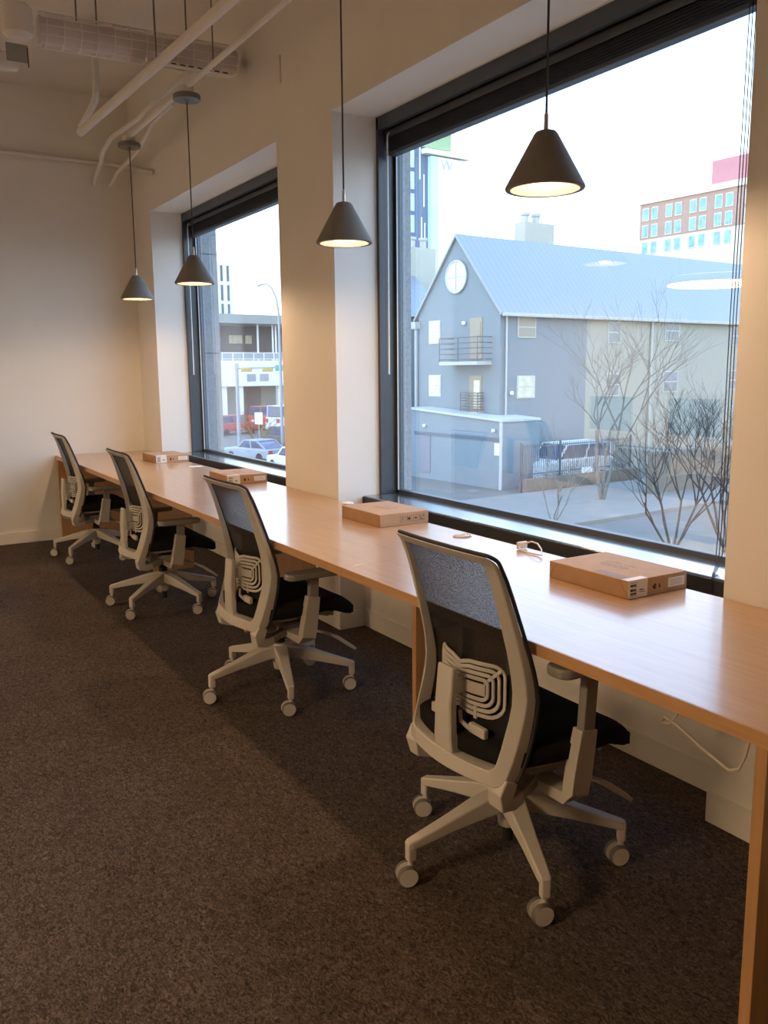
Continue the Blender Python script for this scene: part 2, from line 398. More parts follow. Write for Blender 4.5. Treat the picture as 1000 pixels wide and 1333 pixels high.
def rrect(hw, z0, z1, rt_, rb, nseg=6, ne=14):
    """rounded rectangle contour in (u,z); u scaled later"""
    pts = []
    def arc(cx, cz, r, a0):
        for k in range(nseg+1):
            a = a0 + (PI/2)*k/nseg; pts.append((cx+r*math.cos(a), cz+r*math.sin(a)))
    def line(p, q):
        for k in range(1, ne): t = k/ne; pts.append((p[0]+(q[0]-p[0])*t, p[1]+(q[1]-p[1])*t))
    arc(hw-rt_, z1-rt_, rt_, 0); line((hw-rt_, z1), (-hw+rt_, z1))
    arc(-hw+rt_, z1-rt_, rt_, PI/2); line((-hw, z1-rt_), (-hw, z0+rb))
    arc(-hw+rb, z0+rb, rb, PI); line((-hw+rb, z0), (hw-rb, z0))
    arc(hw-rb, z0+rb, rb, 1.5*PI); line((hw, z0+rb), (hw, z1-rt_))
    return pts
def make_chair(post_up):
    root = empty('office_chair')
    # base
    hub = MB().lathe([(.0,.095),(.026,.095),(.030,.105),(.032,.14),(.043,.150),(.044,.200),(.036,.216),(.026,.220),(0,.220)], 28).build('base_hub', M['beige'], root)
    for k in range(5):
        a = CH_TH + k*2*PI/5
        l = MB().sweep([(.02,0,.182),(.09,0,.176),(.20,0,.150),(.315,0,.122),(.338,0,.117)], [.062,.056,.042,.034,.030], [.060,.056,.040,.028,.026])
        l.box(.318, .344, -.0135, .0135, .070, .128)
        l.xf(Matrix.Rotation(a, 4, 'Z'))
        lo = l.build('base_leg', M['beige'], root, bevel=.005, seg=3)
        cs = CH_TH0 - .30 + random.Random(k+7).uniform(-.22,.22) - a
        RM = Matrix.Rotation(a, 4, 'Z') @ Matrix.Translation((.331,0,0)) @ Matrix.Rotation(cs, 4, 'Z')
        st = MB().cyl((0,0,.030),(0,0,.072),.009,12); st.box(-.014,.010,-.009,.009,.022,.052)
        st.xf(RM).build('caster_stem', M['beige'], lo, bevel=.003)
        for s in (-1, 1):
            wv = MB(); wv.cur = 0
            wv.lathe([(.030,.009),(.030,.021),(.027,.025)], 26); 
            wv.f = wv.f[:-2]; wv.m = wv.m[:-2]
            wv.cur = 1
            wv.lathe([(0,.0065),(.030,.009)], 26); wv.lathe([(.027,.025),(.024,.0245),(0,.0265)], 26)
            Mw = RM @ Matrix.Translation((-.012,0,.030)) @ (Matrix.Rotation(R(-90*s), 4, 'X'))
            wv.xf(Mw).build('wheel', [M['rubber'], M['beige2']], lo, angle=50)
    MB().cyl((0,0,.048),(0,0,.098),.017,18).build('gas_spring', M['dark'], root)
    MB().lathe([(.0,.215),(.027,.215),(.026,.245),(.020,.25),(.019,.30),(0,.30)], 24).build('lift_column', M['dark'], root)
    # mechanism
    mm = MB().box(-.10,.11,-.075,.075,.292,.352); mm.box(-.06,.07,-.17,.17,.325,.352)
    mm.build('tilt_mechanism', M['grey'], root, bevel=.012, seg=3)
    lv = MB().tube([(.06,-.07,.315),(.11,-.17,.295),(.15,-.225,.285)],.007,10)
    lv.sweep([(.14,-.205,.286),(.18,-.215,.266),(.235,-.222,.225),(.270,-.226,.198)],[.020,.036,.032,.022],[.012,.016,.016,.012],side=(.2,.9,-.2))
    lv.build('height_lever', M['beige'], root, bevel=.003)
    # seat
    nu, nv = 26, 24; vs = []; fs = []
    def sm(t): t = max(0, min(1, t)); return t*t*(3-2*t)
    def seat_pt(i, j, top, grow=0):
        u = -1+2*i/nu; v = -1+2*j/nv
        uu = u*math.sqrt(1-.32*v*v); vv = v*math.sqrt(1-.30*u*u)
        x = .046 + uu*(.268+grow) ; y = vv*(.262+grow)
        e = max(abs(u), abs(v)); rim = e**9
        zt = .468 - .018*(1-e*e) - .012*(x<-.05)*((x+.05)/.2)**2 - .062*sm((x-.17)/.13)**1.4
        zb = .385 + .010*sm((x+.1)/.3) - .050*sm((x-.12)/.18)
        mid = (zt+zb)/2
        if top: return (x, y, zt + (mid-zt)*rim*.5)
        return (x, y, zb + (mid-zb)*rim*.5)
    sm_ = MB()
    for top in (1, 0):
        vv = [seat_pt(i, j, top) for i in range(nu+1) for j in range(nv+1)]
        ff = [(i*(nv+1)+j,(i+1)*(nv+1)+j,(i+1)*(nv+1)+j+1,i*(nv+1)+j+1) for i in range(nu) for j in range(nv)]
        sm_.add(vv, ff)
    rim = [(0,j) for j in range(nv)] + [(i,nv) for i in range(nu)] + [(nu,j) for j in range(nv,0,-1)] + [(i,0) for i in range(nu,0,-1)]
    off = (nu+1)*(nv+1); idx = [i*(nv+1)+j for i, j in rim]
    for k in range(len(idx)):
        a, b = idx[k], idx[(k+1)%len(idx)]; sm_.f.append([a, b, b+off, a+off]); sm_.m.append(0)
    so = sm_.build('seat', M['seat'], root, angle=80)
    pn = MB()
    for dz in (0, .016):
        vv = []
        for i in range(nu+1):
            for j in range(nv+1):
                p = seat_pt(i, j, False, -.030); vv.append(((p[0]+.2)*.86-.2, p[1], min(max(p[2],.383),.405)-.020+dz))
        pn.add(vv, ff)
    for k in range(len(idx)):
        a, b = idx[k], idx[(k+1)%len(idx)]; pn.f.append([a, b, b+off, a+off]); pn.m.append(0)
    pn.build('seat_pan', M['grey'], root, angle=60)
    # back frame
    outer = rrect(.235, .350, .978, .024, .030); inner = rrect(.193, .394, .958, .010, .022)
    def sc(u, z): return u/.235*lerp(WT, z)
    fr = MB(); n = len(outer)
    for (yo, zo), (yi, zi) in zip(outer, inner):
        Yo, Yi = sc(yo, zo), sc(yi, zi)*1.0
        ti = lerp(TT, zo)
        xo, xi = XB_(Yo, zo), XB_(Yi, zi)
        fr.v += [(xo,Yo,zo),(xo-ti*.75,Yo*.985,zo+.002),(xi-ti,Yi*1.02,zi-.001),(xi-.004,Yi,zi)]
    for i in range(n):
        j = (i+1)%n
        for k in range(4): fr.f.append([i*4+k, i*4+(k+1)%4, j*4+(k+1)%4, j*4+k]); fr.m.append(0)
    fo = fr.build('back_frame', M['beige'], root, bevel=.004, seg=3, angle=50)
    # black trim on the front rim
    tr = MB().tube([(XB_(sc(u,z),z)+.004, sc(u,z)*1.012, z+(.004 if z>.96 else 0)) for u, z in outer], .0055, 8, closed=True)
    tr.build('edge_trim', M['dark'], root)
    # mesh
    nz, ny = 26, 14; vs = []; 
    for i in range(nz+1):
        z = .362+(.968-.362)*i/nz; wz = lerp(WT, z)-.006
        if z > .945: wz -= .02*((z-.945)/.023)**2
        if z < .40: wz -= .04*((.40-z)/.04)**2
        for j in range(ny+1):
            y = wz*(-1+2*j/ny); vs.append((XB_(y, z)+.004, y, z))
    ms = MB().add(vs, [(i*(ny+1)+j,(i+1)*(ny+1)+j,(i+1)*(ny+1)+j+1,i*(ny+1)+j+1) for i in range(nz) for j in range(ny)])
    ms.build('back_mesh', M['mesh'], root)
    # brackets from frame down to mechanism
    for s in (-1, 1):
        MB().sweep([(-.176,s*.200,.372),(-.192,s*.199,.336),(-.189,s*.196,.308),(-.155,s*.190,.298),(-.12,s*.184,.303)],
                   [.056,.056,.054,.048,.044],[.042,.050,.048,.040,.036]).build('back_bracket', M['beige'], root, bevel=.004, seg=2)
        MB().sweep([(-.13,s*.186,.302),(-.06,s*.165,.316),(-.01,s*.10,.325),(.02,s*.06,.326)],[.040,.040,.040,.040],[.030,.030,.028,.028]).build('link_arm', M['grey'], root, bevel=.005)
    # rear upright
    prof = [(-.190,.352),(-.205,.385),(-.214,.44),(-.216,.53),(-.212,.632),(-.232,.636),(-.242,.53),(-.242,.43),(-.236,.372),(-.226,.345)]
    up_ = MB().prism(prof, 'y', -.036, .036)
    up_.v = [(x, y*(1.25 if z < .40 else 1.0), z) for x, y, z in up_.v]
    up_.build('lumbar_upright', M['beige'], root, bevel=.006, seg=3)
    # lumbar pad of nested rings
    lp = MB()
    def lx(y): return -.180+.045*min(1,(y/.14)**2)
    for k in range(4):
        hw, hh = .142-.0150*k, .074-.0150*k
        ring = rrect(hw, -hh, hh, max(.010,.030-.006*k), max(.016,.044-.008*k), 5, 12)
        pts = []
        for y, z in ring:
            nk = 1-.16*math.exp(-(y/.022)**2)
            pts.append((lx(y), y, .575+z*nk))
        lp.sweep(pts, .005, .0108, side=(1,0,0), closed=True)
    lp.sweep([(lx(y), y, .575) for y in [-.09+.015*i for i in range(13)]], .005, .034, side=(1,0,0))
    for s in (-1,1):
        lp.sweep([(lx(.09),s*.086,.593),(lx(.13),s*.134,.641)], .0045, .010, side=(1,0,0))
        lp.sweep([(lx(.06),s*.06,.525),(lx(.06),s*.06,.488)], .0045, .014, side=(1,0,0))
    lo = lp.build('lumbar_support', M['beige'], root, bevel=.0012)
    MB().box(-.225,-.172,-.022,.022,.550,.600).build('lumbar_pivot', M['beige'], lo, bevel=.006)
    for s in (-1,1):
        h = MB().sweep([(-.188,s*.012,.500),(-.195,s*.025,.474),(-.192,s*.06,.464),(-.185,s*.075,.464)], .010, .012, side=(1,0,0))
        h.box(-.192,-.176,min(s*.055,s*.125),max(s*.055,s*.125),.452,.480)
        h.build('lumbar_handle', M['beige'], lo, bevel=.003)
    # arms
    for s in (-1, 1):
        ar = MB().sweep([(-.03,s*.10,.322),(-.01,s*.19,.308),(-.002,s*.258,.302),(.006,s*.272,.316),(.014,s*.272,.36),(.036,s*.272,.488)],
                        [.07,.066,.064,.068,.068,.058],[.026,.030,.036,.040,.040,.036], side=(1,0,0))
        ao = ar.build('armrest', M['beige'], root, bevel=.005, seg=3)
        top = .53+post_up
        MB().sweep([(.036,s*.272,.47),(.036+.07*(post_up+.04),s*.272,top)],.044,.027,side=(1,0,0)).build('arm_post', M['grey'], ao, bevel=.004)
        pd = MB(); px_ = .036+.07*post_up
        outl = []
        for (y, x) in rrect(.044, -.125, .125, .038, .034, 5, 3): outl.append((px_-.005+x, s*.272+y))
        pd.prism(outl, 'z', top-.002, top+.026)
        pd.build('arm_pad', M['grey'], ao, bevel=.007, seg=3)
    return root
CH = [((.112,1.63), .55, .125, 0.00, 'light grey office chair nearest the camera, with its mesh back facing us'),
      ((.115,3.263), .65, .045, .015, 'mesh office chair between the nearest chair and the two far chairs'),
      ((.103,4.968), .05, .025, -.01, 'mesh office chair second from the far wall, its armrest just under the desk'),
      ((.107,6.739), .10, .03, -.02, 'mesh office chair farthest away, beside the desk end panel at the far wall')]
for (xy, th, pu, rz, lab) in CH:
    CH_TH = th - rz; CH_TH0 = -rz
    c = make_chair(pu); c.location = (xy[0], xy[1], 0); c.rotation_euler = (0,0,rz)
    tag(c, lab, 'chair', 'mesh back chairs along the desk')

# ------------------------------------------------------------------ pendants
def pendant(y, label, first=None):
    root = empty('pendant_lamp', (.40, y, 1.975)); tag(root, label, 'lamp', 'cone pendants over the desk')
    n = 48
    sh = MB(); sh.cur = 0
    outp = [(.104,0),(.117,-.001),(.1205,.003),(.119,.009),(.036,.158),(.030,.165),(.022,.168),(.010,.1685)]
    sh.lathe(outp, n); sh.f = sh.f[:-2]; sh.m = sh.m[:-2]
    sh.cur = 1; sh.lathe([(.104,0),(.103,.004),(.030,.148),(.010,.150)], n); sh.f = sh.f[:-2]; sh.m = sh.m[:-2]
    sh.build('lamp_shade', [M['concrete'], M['shadein']], root, angle=50)
    MB().lathe([(0,.036),(.014,.039),(.024,.049),(.028,.062),(.025,.078),(.016,.092),(.014,.11),(0,.112)], 24).build('bulb', M['bulb'], root)
    MB().lathe([(0,.110),(.018,.110),(.018,.149),(0,.150)], 20).build('socket', M['nickel'], root)
    MB().lathe([(.0,.166),(.0075,.166),(.0065,.214),(.004,.220),(0,.220)], 16).build('ferrule', M['nickel'], root)
    MB().cyl((0,0,.215),(0,0,1.06),.0036,10).build('cord', M['cable'], root)
    MB().lathe([(0,1.046),(.012,1.048),(.014,1.056),(.078,1.056),(.081,1.060),(.081,1.082),(.078,1.086),(0,1.086)], 36).build('canopy', M['steel'], root)
    l = bpy.data.lights.new('pendant_bulb_light', 'POINT'); l.energy = PEND; l.color = (1,.66,.40); l.shadow_soft_size = .028
    lo = bpy.data.objects.new('pendant_bulb_light', l); COL.objects.link(lo); lo.location = (0,0,.030); lo.parent = root
    return root
PEND = 22
for y, lab in ((1.846,'grey cone pendant lamp hanging in front of the near large window'),
               (3.104,'grey cone pendant lamp hanging in front of the pillar between the windows'),
               (5.005,'grey cone pendant lamp hanging before the left edge of the far window'),
               (6.258,'grey cone pendant lamp hanging nearest the far wall')):
    pendant(y, lab)

# ------------------------------------------------------------------ ceiling services
def pipe(name, pts, r, label, cat='pipe', mat='pipe', n=14, group=None):
    o = MB().tube(pts, r, n).build(name, M[mat]); tag(o, label, cat, group); return o
pipe('conduit', [(.40,-1.0,3.105),(.40,4.9,3.105),(.40,6.25,3.105)], .016, 'thin white conduit carrying the pendant canopies along the wall')
for y, lab in ((1.846,'white junction box above the canopy of the nearest pendant'),(3.104,'white junction box above the canopy of the pillar pendant'),
               (5.005,'white junction box above the canopy of the far window pendant'),(6.258,'white junction box above the canopy of the farthest pendant')):
    tag(MB().lathe([(0,0),(.045,0),(.048,.004),(.048,.045),(0,.047)], 8, (.40,y,3.062)).build('junction_box', M['pipe'], bevel=.003), lab, 'junction box', 'conduit boxes over the pendants')
pipe('sprinkler_pipe', [(.118,6.48,3.15),(.179,4.909,3.15),(.222,3.843,3.15),(.30,1.6,3.15),(.36,-1,3.15)], .029, 'thick white sprinkler pipe slanting across the ceiling')
pipe('pipe_elbow', [(.165,6.66,3.24),(.147,6.30,3.25),(.13,6.06,3.26),(.125,6.00,3.30),(.124,5.985,3.40),(.124,5.98,3.74)], .022, 'short white pipe elbow rising behind the end of the thick pipe')
pipe('conduit', [(.41,4.95,3.183),(.411,5.435,3.19),(.385,5.62,3.165),(.375,5.75,3.15),(.372,5.885,3.14),(.345,6.05,3.13),(.33,6.20,3.12),(.31,6.40,3.115),(.36,6.85,3.12),(.43,7.2,3.12),(.462,7.5,3.08),(.465,7.60,3.02)], .017, 'white conduit with a bend beside the farthest canopy')
pipe('conduit', [(.476,5.5,3.15),(.476,5.96,3.14),(.55,6.40,3.14),(.60,6.75,3.13),(.61,7.05,3.12),(.60,7.35,3.09),(.596,7.60,3.02)], .015, 'curved white conduit running down behind the farthest canopy')
pipe('wall_pipe', [(-6,7.59,3.21),(.62,7.59,3.205),(.72,7.585,3.20),(.757,7.54,3.185),(.757,7.40,3.15),(.757,6.95,3.03)], .016, 'thin white pipe along the top of the far wall turning at the corner')
# insulated duct in a wire guard
dct = empty('caged_duct', (.1,5.05,3.30)); tag(dct, 'pinkish white round duct wrapped in a wire cage under the ceiling', 'duct')
MB().tube([(-.50,.03,0),(.62,-.02,0)],.074,24).build('duct_body', M['wrap'], dct)
wg = MB()
for k in range(13):
    x = -.47+k*.09; y = .03-.04*(x+.62)/1.24
    wg.tube([(x, y+.090*math.cos(a), .090*math.sin(a)) for a in [2*PI*i/20 for i in range(20)]], .0028, 6, closed=True)
for k in range(12):
    a = 2*PI*k/12; wg.tube([(-.50,.03+.090*math.cos(a),.090*math.sin(a)),(.62,-.02+.090*math.cos(a),.090*math.sin(a))],.0028,6)
wg.build('wire_guard', M['wire'], dct)
for x in (-.30,-.19,.14,.33): MB().cyl((x,0,.07),(x,0,.449),.005,8).build('hanger_rod', M['steel'], dct)
can = empty('duct_end_unit', (-.515,5.03,3.30)); tag(can, 'white rounded canister at the left end of the caged duct', 'canister')
MB().lathe([(0,-.085),(.05,-.085),(.078,-.062),(.083,-.02),(.078,0),(.083,.02),(.078,.07),(.06,.088),(0,.09)], 28).build('canister_body', M['pipe'], can)
MB().cyl((0,0,.085),(0,0,.449),.012,10).build('hanger_pipe', M['pipe'], can)
MB().box(-.05,.065,.10,.108,-.17,-.075).build('deflector_plate', M['soffit'], can, bevel=.01)
MB().cyl((.06,.10,-.09),(.062,.10,-.19),.003,8).build('sensor_stem', M['cordblack'], can)
flx = MB().tube([(-1.1,5.62,3.27),(-.75,5.66,3.285),(-.42,5.68,3.30)],.055,20); tag(flx.build('ceiling_fitting', M['pipe']), 'white cylinder fitting at the left edge below the canister', 'fitting')
stt = empty('strut_channel', (.40,4.915,3.185)); tag(stt, 'slotted white strut channel lying across the conduit', 'channel')
sc_ = MB().box(-.26,.26,-.018,.018,-.008,.012); sc_.build('channel_body', M['pipe'], stt, bevel=.002)
for k in range(9): MB().box(-.225+k*.052,-.195+k*.052,-.0190,-.0181,-.002,.005).build('slot', M['ink'], stt)
for k in range(2): MB().cyl((-.20+.34*k,0,.01),(-.20+.34*k,0,.564),.004,8).build('threaded_rod', M['steel'], stt)
# wall outlet box high on the pillar
wb = MB().box(D-.012,D-.001,4.50,4.58,3.05,3.20); tag(wb.build('wall_plate', M['base'], bevel=.006), 'blank painted plate high on the wall above the pillar', 'plate')

# ------------------------------------------------------------------ boxes on the desk
def text_mesh(body, size, mat, name, parent, loc, rot, ext=.0002):
    cu = bpy.data.curves.new(name, 'FONT'); cu.body = body; cu.size = size; cu.extrude = ext; cu.align_x = 'CENTER'; cu.align_y = 'CENTER'
    t = bpy.data.objects.new(name, cu); COL.objects.link(t); dg = bpy.context.evaluated_depsgraph_get()
    me = bpy.data.meshes.new_from_object(t.evaluated_get(dg)); bpy.data.objects.remove(t)
    me.materials.clear(); me.materials.append(mat)
    o = bpy.data.objects.new(name, me); COL.objects.link(o); o.parent = parent; o.location = loc; o.rotation_euler = rot; return o
BX, BY, BZ = .266, .352, .058
def carton(name, x, y, rz, label, layout):
    root = empty(name, (x, y, .7403), rz); tag(root, label, 'box', 'flat cardboard cartons on the desk')
    MB().box(-BX/2,BX/2,-BY/2,BY/2,0,BZ).build('carton_body', M['card'], root, bevel=.0025)
    for s in (-1,1): MB().sweep([(-BX/2-.0003,s*(BY/2-.002),.006),(-BX/2-.0003,s*(BY/2-.035),BZ-.004)],.0006,.0012,side=(1,0,0)).build('flap_seam', M['inkgrey'], root)
    MB().sweep([(-BX/2+.004,-BY/2-.0003,.010),(BX/2-.004,-BY/2-.0003,.010)],.0006,.0008,side=(0,1,0)).build('flap_seam', M['inkgrey'], root)
    # maker's mark on the lid
    t = text_mesh('CISCO', .040, M['inkgrey'], 'lid_print', root, (-.012,.0,BZ+.0003), (0,0,-PI/2))
    br = MB()
    for k in range(9):
        h = [.008,.013,.020,.013,.008,.013,.020,.013,.008][k]; yy = .064-.016*k
        br.box(.022,.022+h,yy-.0022,yy+.0022,BZ,BZ+.0005)
    br.build('lid_emblem', M['inkgrey'], t.parent)
    yf = -BY/2
    if layout == 'labels':
        MB().box(-BX/2,-BX/2+.084,yf-.0008,yf,.002,BZ).box(-BX/2,-BX/2+.084,yf-.0008,yf+.028,BZ,BZ+.0007).build('shipping_label', M['paper'], root)
        bc = MB(); rr = random.Random(3)
        for row in (.043,.029,.017):
            xx = -BX/2+.008
            while xx < -BX/2+.034:
                ww = rr.choice((.0008,.0014,.002)); bc.box(xx,xx+ww,yf-.0013,yf-.0008,row-.0045,row+.002); xx += ww+rr.choice((.0007,.0012))
        bc.box(-BX/2+.048,-BX/2+.066,yf-.0013,yf-.0008,.024,.027); bc.box(-BX/2+.048,-BX/2+.072,yf-.0013,yf-.0008,.018,.020)
        for zz in (.050,.0365,.0235,.009): bc.box(-BX/2+.008,-BX/2+.040,yf-.0013,yf-.0008,zz-.0005,zz+.0005)
        bc.build('barcode', M['ink'], root)
        MB().box(BX/2-.088,BX/2-.012,yf-.0008,yf,.015,.045).build('address_label', M['paper'], root)
        ln = MB()
        for zz in (.038,.033,.028,.023): ln.box(BX/2-.080,BX/2-.024,yf-.0012,yf-.0008,zz-.0004,zz+.0004)
        ln.build('label_print', M['inkgrey'], root)
        ic = MB(); x0 = -BX/2+.105
        ic.add([(x0,yf-.0006,.026),(x0+.013,yf-.0006,.038),(x0+.016,yf-.0006,.026),(x0+.013,yf-.0006,.016)],[(0,1,2,3)])
        ic.box(x0+.012,x0+.019,yf-.0008,yf-.0002,.020,.024); ic.box(x0+.012,x0+.019,yf-.0008,yf-.0002,.029,.034); ic.box(x0+.030,x0+.036,yf-.0008,yf-.0002,.027,.033)
        ic.add([(x0+.028,yf-.0006,.026),(x0+.040,yf-.0006,.026),(x0+.034,yf-.0006,.018)],[(0,1,2)])
        ic.build('handling_symbol', M['ink'], root)
        gp = MB().box(-BX/2+.012,-BX/2+.046,-BY/2+.03,BY/2-.19,BZ,BZ+.0004); gp.build('lid_label', M['inkgrey'], root)
    else:
        ic = MB(); 
        for k in range(4):
            x0 = -BX/2+.108+k*.036; xs = .027
            # thin icon borders
            for (a,b,c,d) in ((0,xs,.014,.0148),(0,xs,.0422,.043),(0,.0008,.014,.043),(xs-.0008,xs,.014,.043)): ic.box(x0+a,x0+b,yf-.0006,yf,c,d)
            cx = x0+xs/2
            if k == 0:
                for zz in (.022,.031): ic.sweep([(cx-.006,yf-.0004,zz),(cx,yf-.0004,zz+.006),(cx+.006,yf-.0004,zz)],.0006,.002,side=(0,1,0))
            elif k == 1: ic.add([(cx-.008,yf-.0005,.028),(cx+.002,yf-.0005,.037),(cx+.008,yf-.0005,.028),(cx+.002,yf-.0005,.019)],[(0,1,2,3)]); ic.box(cx-.009,cx-.006,yf-.0006,yf,.019,.037)
            elif k == 2: ic.box(cx-.009,cx,yf-.0006,yf,.026,.030); ic.add([(cx,yf-.0005,.036),(cx+.008,yf-.0005,.028),(cx,yf-.0005,.020)],[(0,1,2)])
            else: ic.box(cx-.008,cx+.008,yf-.0006,yf,.018,.021); ic.box(cx-.008,cx-.005,yf-.0006,yf,.018,.036); ic.box(cx+.005,cx+.008,yf-.0006,yf,.030,.040)
        ic.build('handling_symbol', M['ink'], root)
    return root
carton('carton', .651, 1.741, 0, 'cardboard carton on the near desk, white shipping label on its end', 'labels')
carton('carton', .655, 3.215, .01, 'cardboard carton on the desk at the pillar foot, with black handling symbols on its end', 'symbols')
carton('carton', .640, 5.02, -.03, 'cardboard carton half hidden behind the top of a chair back', 'labels')
carton('carton', .655, 6.60, .02, 'cardboard carton on the desk nearest the far wall, white label on its end', 'labels')
# cables and small things on the desk
cg = MB().tube([(.040*math.cos(a)*1.0+.0, .032*math.sin(a), .003+.0015*math.sin(3*a)) for a in [2*PI*i/32 for i in range(32)]], .003, 8, closed=True)
cg.tube([(.030*math.cos(a), .022*math.sin(a), .004) for a in [2*PI*i/28 for i in range(28)]], .003, 8, closed=True)
cg.tube([(.018*math.cos(a), .012*math.sin(a), .005) for a in [2*PI*i/24 for i in range(24)]], .003, 8, closed=True)
o = cg.build('cable_coil', M['white_cable']); o.location = (.713,2.673,.7405); tag(o, 'small flat coil of pale cable beside the nearest chair top', 'cable')
cl = empty('cable_lead', (.735,2.27,.7405)); tag(cl, 'pale cable loop with a plug lying near the labelled carton', 'cable')
MB().tube([(.028,.055,.022),(.030,.02,.034),(.015,-.03,.036),(-.005,-.075,.024),(-.028,-.105,.008),(-.020,-.07,.004),(-.025,-.02,.004),(-.018,.03,.005),(-.004,.058,.012)], .0032, 8).build('lead_wire', M['white_cable'], cl)
MB().box(-.012,.036,.050,.064,.002,.030).build('plug', M['cream'], cl, bevel=.004)
g = MB().lathe([(0,0),(.030,0),(.030,.006),(.020,.010),(0,.011)], 24, (.752,3.745,.7403)).build('desk_grommet', M['paper'], bevel=.002); tag(g, 'small white cable grommet in the desk by the pillar', 'grommet')
p = MB().box(.66,.76,5.985,6.06,.7403,.7412).build('paper_slip', M['paper']); tag(p, 'small white paper slip on the desk under the far window', 'paper')
uc = MB().tube([(.3,1.177,.706),(.3,1.177,.60),(.3,1.187,.55),(.3,1.207,.520),(.3,1.232,.514),(.3,1.225,.532),(.3,1.190,.527),(.3,1.102,.491),(.3,1.022,.466),(.3,.997,.480),(.3,.982,.518),(.3,.965,.60),(.3,.96,.706)], .0042, 8)
tag(uc.build('power_cord', M['white_cable']), 'pale power cord looping down beneath the near desk', 'cord')

# ------------------------------------------------------------------ the rest of the room (seen in the panes)
for i, (x, y, lab) in enumerate(((-3.6,1.2,'round drum lamp left of the camera'),(-4.15,5.95,'round drum lamp in the far left of the room'))):  # lamps inferred from the wall glow; drum form shaped for the pane glare
    f = empty('ceiling_lamp', (x, y, 2.32)); tag(f, lab, 'lamp', 'round drum lamps of the room')
    MB().lathe([(0,0),(.52,0),(.52,.06),(.50,.07),(0,.07)],40).build('lamp_housing', M['pipe'], f)
    MB().lathe([(0,-.008),(.49,-.008),(.50,-.001),(0,-.001)],40).build('diffuser', M['tube'], f)
    MB().lathe([(0,.072),(.46,.072),(.46,.078),(0,.078)],40).build('added_uplight', M['upfill'], f)  # added glowing disc on the housing, lifts the upper walls
    for yy in (-.5,.5): MB().cyl((0,yy,.05),(0,yy,1.429),.004,8).build('hanger_wire', M['steel'], f)
t = empty('work_table', (-2.55,5.4,0)); tag(t, 'pale work table mirrored in the near window pane', 'table')
MB().box(-.40,.40,-1.6,1.6,.708,.74).build('tabletop', M['desktop2'], t, bevel=.002)
for sx in (-.36,.36):
    for sy in (-1.55,1.55): MB().box(sx-.025,sx+.025,sy-.025,sy+.025,0,.708).build('leg', M['frame'], t)
for i, (y, lab) in enumerate(((5.9,'black monitor on an arm mirrored left in the near pane'),(4.9,'black monitor on an arm mirrored right in the near pane'))):
    m_ = empty('monitor', (-2.62,y,.7403)); tag(m_, lab, 'monitor', 'monitors mirrored in the window')
    MB().box(.02,.045,-.27,.27,.10,.43).build('screen', M['black'], m_, bevel=.004)
    MB().box(-.06,.06,-.05,.05,0,.012).build('clamp_base', M['steel'], m_)
    MB().tube([(0,0,.01),(0,0,.20),(-.06,.06,.30),(0,.02,.30),(.02,0,.27)],.014,10).build('monitor_arm', M['steel'], m_)
CH_TH = .3; CH_TH0 = 0; c = make_chair(.02); c.location = (-1.75,5.75,0); c.rotation_euler = (0,0,PI+.3); tag(c, 'mesh office chair mirrored in the near window pane', 'chair')

# ------------------------------------------------------------------ outside
GZ = -4.5
rh = Vector((math.cos(YAW), -math.sin(YAW), 0)); fh = Vector((math.sin(YAW), math.cos(YAW), 0))
def site(X, Z, z=GZ): p = CAM + rh*X + fh*Z; return Vector((p.x, p.y, z))
GR = math.atan2(.573,.819) - YAW             # street grid against the room
def st_(o): return o
struct(MB().box(3,400,-150,400,GZ-.3,GZ).build('street_ground', M['asphalt'], smooth=False), 'grey asphalt street below the windows', 'street')
# gable building
A = site(6.05,45)
gb = empty('gabled_building', A, GR); tag(gb, 'pale blue grey building with steep gable and round attic window', 'building')
EH = 4.57-GZ; RH = 8.66-GZ; GWd = 6.9; GL = 34.
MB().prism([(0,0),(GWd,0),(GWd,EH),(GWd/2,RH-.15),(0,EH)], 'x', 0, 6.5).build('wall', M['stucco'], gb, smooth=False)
MB().box(6.5,GL,0,GWd,0,EH).build('wall', M['stucco_reflect'], gb, smooth=False)  # right part of the facade, tinted with the pane's warm reflection
rf = MB()
for s in (0, 1):
    y0, y1 = (-.25, GWd/2) if s == 0 else (GWd+.25, GWd/2)
    z0 = EH-.22; rf.add([(-.18,y0,z0),(GL,y0,z0),(GL,y1,RH),(-.18,y1,RH),(-.18,y0,z0-.16),(GL,y0,z0-.16),(GL,y1,RH-.16),(-.18,y1,RH-.16)],
        [(0,1,2,3),(7,6,5,4),(0,4,5,1),(1,5,6,2),(3,2,6,7),(0,3,7,4)])
rf.build('roof', M['seam'], gb, smooth=False)
MB().box(-.1,GL,-.42,-.24,EH-.42,EH-.24).build('gutter', M['pipeout'], gb, bevel=.03)
gz = lambda z: z-GZ
def g_window(s0, s1, z0, z1, pane, axis, par=gb, depth=.06):
    m1 = MB(); 
    if axis == 'v': m1.box(-depth,.02,s0,s1,gz(z0),gz(z1))
    else: m1.box(s0,s1,-depth,.02,gz(z0),gz(z1))
    f = m1.build('window', M['winframe'], par, smooth=False)
    p = MB(); zm = (z0+z1)/2
    for a, b in ((z0+.06,zm-.03),(zm+.03,z1-.06)):
        if axis == 'v': p.box(-depth-.02,-depth+.01,s0+.07,s1-.07,gz(a),gz(b))
        else: p.box(s0+.07,s1-.07,-depth-.02,-depth+.01,gz(a),gz(b))
    p.build('pane', pane, f, smooth=False); return f
g_window(4.86,5.87,2.92,4.21,M['creamglass'],'v'); g_window(4.80,5.88,-.02,1.2,M['creamglass'],'v')
